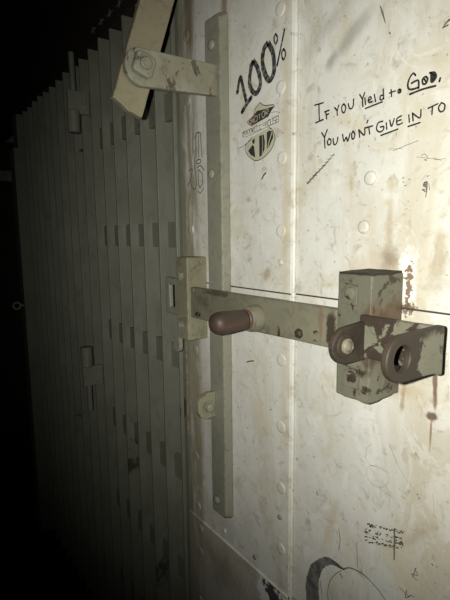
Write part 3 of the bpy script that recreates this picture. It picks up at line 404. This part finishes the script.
# dark frame beyond the last bars
fr = empty('steel_frame', (-2.25, 0, 0), 'barely lit upright steel frame with a small ring past the last bars', 'frame')
bm = B(); box(bm, -2.26, -2.185, -.06, .032, 0, H+.385); obj('upright', bm, M['bars'], fr, .002)
bm = B(); box(bm, -2.212, -2.203, .030, .046, H-.306, H-.298); obj('latch_stem', bm, M['rail'], fr)
bm = B(); box(bm, -2.26, -2.19, -.06, .012, H+.385, BT); obj('upright', bm, M['bars'], fr, .002)
bm = B(); holed(bm, arc(.062, H-.302, .019, 0, 350, 18), (.062, H-.302), .011, fX, -2.215, -2.20, 24); obj('latch_ring', bm, M['rail'], fr)
fg = empty('far_gate', (-3.0, -.2, 0), 'faint pale rails of a gate far beyond the bars', 'gate')
for z0, z1 in ((.555, .612), (.33, .392)):
    bm = B(); box(bm, -3.03, -3.0, -.80, .45, H+z0, H+z1); obj('rail', bm, M['rail'], fg, .002)
for n in (-.80, .40):
    bm = B(); box(bm, -3.07, -3.03, n, n+.06, 0, H+.70); obj('upright', bm, M['far'], fg, .002)

# ------------------------------------------------------------------ vertical strap with its welded arm and stub lug
SX0, SX1 = -.7225, -.6765
st = empty('vertical_strap', (-.70, 0, H-.56), 'tall grey green flat strap riveted upright on the cream wall', 'strap')
bm = B(); pts = [(SX0, H-.552), (SX1-.006, H-.552), (SX1, H-.546), (SX1, H+.366), (SX1-.006, H+.373), (SX0, H+.373)]
prism(bm, pts, fN, 0.0005, .0205)
for v in bm.verts:
    if v.co.y > -.01: v.co.z += .008 if v.co.z > H else -.008      # ends cut on a slant
obj('strap', bm, M['strap'], st, .0025)
for X, Z in ((-.6985,.327),(-.7045,.110),(-.704,-.523)):
    bm = B(); lathe(bm, [(0, .0095), (.003, .009), (.0055, .006), (.0065, 0)], P(X, .0205, H+Z), (0, -1, 0), 18); obj('rivet', bm, M['strap'], st, smooth=True)
AX = -.6845
out = [(.0195, H+.2402), (.0195, H+.2912)] + arc(.1625, H+.2602, .0287, 78, -100, 20)
bm = B(); prism(bm, out, fX, AX-.0115, AX); obj('arm', bm, M['arm'], st, .0016, label='chalky khaki arm standing out from the strap')
LX = -.704
out = [(.0205, H-.3485), (.0205, H-.2985), (.037, H-.2975), (.052, H-.302), (.0605, H-.313), (.0605, H-.333), (.053, H-.3455), (.041, H-.350)]
bm = B(); prism(bm, out, fX, LX-.011, LX); lug = obj('stub_lug', bm, M['keeper'], st, .0015)
bm = B(); lathe(bm, [(0, .0125), (.0022, .012), (.0025, .009), (.009, .0085), (.0105, .006), (.011, 0)], P(LX, .0385, H-.3255), (1, 0, 0), 20); obj('bolt', bm, M['arm'], lug, smooth=False)

# ------------------------------------------------------------------ slanting lever pinned to the arm
lv = empty('slanted_lever', (AX-.018, .162, H+.26), 'khaki flat lever slanting up from the arm at the top of the strap', 'lever')
a0 = Vector((.1838, .1997)); d = Vector((-.325, .946)).normalized(); e = Vector((d.y, -d.x))   # (n, Z)
w = .0268; L = .335
def lp(s, t): v = a0 + d*s + e*t; return (v.x, v.y + H)
out = [lp(.004, w*1), lp(L-.02, w), lp(L, w*.6), lp(L, -w*.6), lp(L-.02, -w), lp(-.0045, -w), lp(-.0035, -.5*w), lp(-.0045, -.1*w), lp(.0005, .4*w)]
# the lever stands with its wall-side edge turned a little outwards
bm = B(); prism(bm, out, fX, AX-.0245, AX-.0122); obj('lever_bar', bm, M['lever'], lv, .0012)
bc = (.1635, H+.2610)
bm = B(); ang = .33
sq = []
for i in range(4):
    a = math.pi/4 + i*math.pi/2 + ang
    for da in (-.16, .16): sq.append((bc[0] + 0.0205*math.cos(a+da), bc[1] + 0.0205*math.sin(a+da)))
prism(bm, sq, fX, AX+.0003, AX+.0120); nut = obj('square_nut', bm, M['arm'], lv, .0025, seg=3)
bm = B(); lathe(bm, [(0, .0100), (.0035, .0096), (.0045, .008), (.005, 0)], P(AX+.0120, bc[0]-.001, bc[1]+.001), (1, 0, 0), 20); obj('bolt_end', bm, M['arm'], nut)

# ------------------------------------------------------------------ keeper box that takes the bar
BX0, BX1, BN = -.800, -.7575, .0465
kp = empty('keeper_box', (-.78, 0, H-.205), 'dirty khaki steel keeper box at the wall\'s left edge, holding the bar end', 'keeper')
zb0, zb1 = H-.1605, H-.0955   # slot
bm = B()
box(bm, BX0, BX1, .0004, BN, H-.205, H-.041)
obj('box_body', bm, M['keeper'], kp, .0022)
for z, x in ((-.078, -.781), (-.177, -.785)):
    bm = B(); lathe(bm, [(0, .0095), (.004, .009), (.0055, .006), (.0062, 0)], P(x, BN, H+z), (0, -1, 0), 6); obj('bolt', bm, M['strap'], kp)
bm = B(); o4 = [(-.852, H-.155), (-.846, H-.162), (-.800, H-.162), (-.800, H-.082), (-.846, H-.082), (-.852, H-.089)]
def slot_ring(bm, X0, X1, Z0, Z1, x0, x1, z0, z1, n0, n1):
    R = []
    for n in (n0, n1):
        R.append([bm.verts.new(P(x, n, z)) for x, z in ((X0, Z0), (X1, Z0), (X1, Z1), (X0, Z1), (x0, z0), (x1, z0), (x1, z1), (x0, z1))])
    for i in range(4):
        j = (i+1) % 4; a, b = R
        bm.faces.new((a[i], a[j], a[4+j], a[4+i])); bm.faces.new((b[i], b[4+i], b[4+j], b[j]))
        bm.faces.new((a[i], b[i], b[j], a[j])); bm.faces.new((a[4+i], a[4+j], b[4+j], b[4+i]))
slot_ring(bm, -.850, -.7995, H-.160, H-.084, -.832, -.812, H-.145, H-.099, .034, .0445)
obj('staple', bm, M['strap'], kp, .003, label='slotted staple plate sticking out left of the keeper')
bm = B(); prism(bm, [(-.815, H-.2035), (-.80, H-.197), (-.7995, H-.225)] + arc(-.812, H-.226, .012, -20, -200, 10), fN, .034, .044); obj('ear', bm, M['strap'], kp, .001)

# ------------------------------------------------------------------ sliding bar with its handle
br = empty('bolt_bar', (-.57, .032, H-.158), 'long khaki sliding bolt bar across the strap with a brown handle', 'bolt bar')
bm = B(); prism(bm, [(-.7585, H-.1585), (-.382, H-.1515), (-.382, H-.0975), (-.7585, H-.0985)], fN, .0265, .0395)
roughen(bm, 7, .0006, 18, 2.0); obj('bar', bm, M['bolt_bar'], br, .0018)
HX, HZ = -.5563, H-.1312
bm = B(); lathe(bm, [(0, .0212), (.004, .0215), (.012, .0205), (.020, .0195), (.0215, .017)], P(HX, .0393, HZ), (0, -1, 0), 32); obj('handle_collar', bm, M['bolt_bar'], br, smooth=False)
bm = B(); lathe(bm, [(0, .0158), (.003, .0162), (.0056, .0158)], P(HX, .0600, HZ), (0, -1, 0), 32); obj('red_band', bm, M['red'], br, smooth=True, label='flaking red paint ring')
prof = [(0, .0152), (.004, .0160), (.012, .0163), (.026, .0170), (.040, .0176), (.048, .0175)] + [(.048 + .0155*math.sin(a*math.pi/14), .0175*math.cos(a*math.pi/14)**.8) for a in range(1, 7)] + [(.0637, 0)]
bm = B(); lathe(bm, prof, P(HX, .0655, HZ), (0, -1, 0), 32); obj('grip', bm, M['grip'], br, smooth=True, label='dark brown rounded grip')
bm = B(); lathe(bm, [(0, .0075), (.004, .007), (.006, .004), (.0065, 0)], P(-.462, .0395, H-.141), (0, -1, 0), 6); obj('bolt', bm, M['rust'], br, label='small rusty bolt')
bm = B(); lathe(bm, [(0, .005), (.0015, .0045), (.002, 0)], P(-.748, .0395, H-.104), (0, -1, 0), 14); obj('rivet', bm, M['bolt_bar'], br)
bm = B(); prism(bm, [(-.742, H-.152), (-.725, H-.153), (-.722, H-.147), (-.731, H-.143), (-.738, H-.146)], fN, .0392, .0412); obj('weld_lump', bm, M['rustpaint'], br, .0006)

# ------------------------------------------------------------------ guide block with clevis lugs
gb = empty('guide_block', (-.355, 0, H-.205), 'chunky khaki guide block on the cream wall with rusty clevis lugs', 'guide block')
KX0, KX1, KN = -.3815, -.3305, .0545
bm = B(); box(bm, KX0, KX1, -.0088, KN, H-.2045, H-.0485)
roughen(bm, 6, .0009, 30, 4.0, keep=lambda c: -c.y < -.005)
for v in bm.verts:
    if v.co.z < H-.198: v.co.z += .0035*noise.noise(v.co*55)
obj('block_body', bm, M['block'], gb, .0022)
bm = B(); box(bm, KX0+.001, KX1-.0005, -.006, KN-.0015, H-.0495, H-.0462); roughen(bm, 9, .0014, 45, 7.0); obj('rust_scale', bm, M['rust'], gb, label='dark rust crusting the top of the block')
for z0, x0 in ((H-.0735, -.361), (H-.178, -.356)):
    bm = B(); s = .0118
    pts = [(x0-s, z0-s*1.05), (x0+s, z0-s*1.05), (x0+s, z0+s*1.05), (x0-s*.3, z0+s*1.08), (x0-s, z0+s*.4)]
    prism(bm, pts, fN, KN-.001, KN+.003); n_ = obj('square_nut', bm, M['block'], gb, .001)
    bm = B(); lathe(bm, [(0, .0085), (.0012, .008), (.0018, .005), (.002, 0)], P(x0+.001, KN+.003, z0+.002), (0, -1, 0), 9); obj('bolt_end', bm, M['rustpaint'], n_)
# clevis: a plate across the block's face and a lug turned out at each end
CN0, CN1 = KN+.0002, KN+.0090
bm = B(); box(bm, -.340, -.241, CN0, CN1, H-.1455, H-.0950); roughen(bm, 5, .0005, 40, 1.0); obj('clevis_plate', bm, M['rustpaint'], gb, .0018)
out = [(CN1-.001, H-.1485), (CN1-.001, H-.1020)] + [(.094 + .0245*math.cos(math.radians(a)), H-.1262 + .0218*math.sin(math.radians(a))) for a in range(88, -91, -8)]
bm = B(); prism(bm, out, fX, -.3400, -.3320); lg = obj('lug', bm, M['rust'], gb, .0018, label='left lug carrying the pivot bolt')
bm = B(); lathe(bm, [(0, .0138), (.002, .0132), (.0025, .0112)], P(-.332, .0985, H-.1255), (1, 0, 0), 26); obj('washer', bm, M['rust'], lg)
bm = B(); lathe(bm, [(0, .0090), (.003, .0087), (.0042, .0074), (.0030, .0058), (.0042, .0040), (.0052, 0)], P(-.3298, .0985, H-.1255), (1, 0, 0), 26); obj('pivot_bolt', bm, M['bright'], lg, smooth=False, label='bright worn pivot bolt')
hc = (.1265, H-.1172)
out = [(CN0+.0005, H-.1425), (CN0+.0005, H-.0935)] + [(hc[0] + .0245*math.cos(math.radians(a)), hc[1] + .0232*math.sin(math.radians(a))) for a in range(86, -91, -8)]
# paint left on the root of the lug, bare rusty steel about the eye
k = NT('lug paint worn off the eye'); XX, YY, ZZ = k.xyz()
c1 = k.mix(k.noise(40, 4), (.125, .122, .086), (.16, .156, .113)); c1 = k.mix(k.ramp(k.noise(70, 6, .7), .56, .62), c1, (.04, .03, .02)); c2 = k.mix(k.noise(45, 5), (.019, .0145, .0095), (.038, .028, .018))
nn = k.math('ADD', k.math('MULTIPLY', YY, -1), k.math('MULTIPLY', k.math('SUBTRACT', k.noise(45, 6, .65), .5), .075))
top_ = k.ramp(k.math('ADD', ZZ, k.math('MULTIPLY', k.math('SUBTRACT', k.noise(60, 5), .5), .02)), .100, .108)
fac = k.math('MAXIMUM', k.ramp(nn, .092, .096), top_)
k.bump(k.math('SUBTRACT', k.noise(60, 5), fac), .3, .001)
M['lug'] = k.done(k.mix(fac, c1, c2), .62, 0, .35)
bm = B(); holed(bm, out, hc, .0132, fX, -.2490, -.2410, 72); obj('lug', bm, M['lug'], gb, .0022, label='right lug with an open round eye')

# ------------------------------------------------------------------ camera and the phone's flash
cam = bpy.data.cameras.new('camera'); co = bpy.data.objects.new('camera', cam); COL.objects.link(co)
yaw, pitch, roll = math.radians(54), math.radians(8), math.radians(-.7)
fw = Vector((-math.sin(yaw)*math.cos(pitch), math.cos(yaw)*math.cos(pitch), -math.sin(pitch)))
r0 = Vector((math.cos(yaw), math.sin(yaw), 0)); u0 = r0.cross(fw)
rr = r0*math.cos(roll) + u0*math.sin(roll); uu = rr.cross(fw)
mat = Matrix((rr, uu, -fw)).transposed().to_4x4(); mat.translation = Vector((0, -.507, H)); co.matrix_world = mat
cam.sensor_fit = 'VERTICAL'; cam.sensor_height = 36; cam.lens = 36*460/600; cam.clip_start = .01; cam.clip_end = 50
SC.camera = co
fl = bpy.data.lights.new('phone_flash', 'SPOT'); fl.energy = 35; fl.color = (1, .975, .90); fl.shadow_soft_size = .004
fl.spot_size = math.radians(100); fl.spot_blend = 1.0
fo = bpy.data.objects.new('phone_flash', fl); COL.objects.link(fo)
fo.location = Vector((0, -.507, H)) - rr*.026 + uu*.006
aim = fw + rr*.29 + uu*.09
fo.rotation_euler = aim.to_track_quat('-Z', 'Y').to_euler()
wd = bpy.data.worlds.new('dark room'); SC.world = wd; wd.use_nodes = True
wd.node_tree.nodes['Background'].inputs[0].default_value = (1, .95, .85, 1); wd.node_tree.nodes['Background'].inputs[1].default_value = .004
vs = SC.view_settings; vs.view_transform = 'Standard'; vs.look = 'None'; vs.exposure = 0; vs.gamma = 1; vs.use_curve_mapping = False
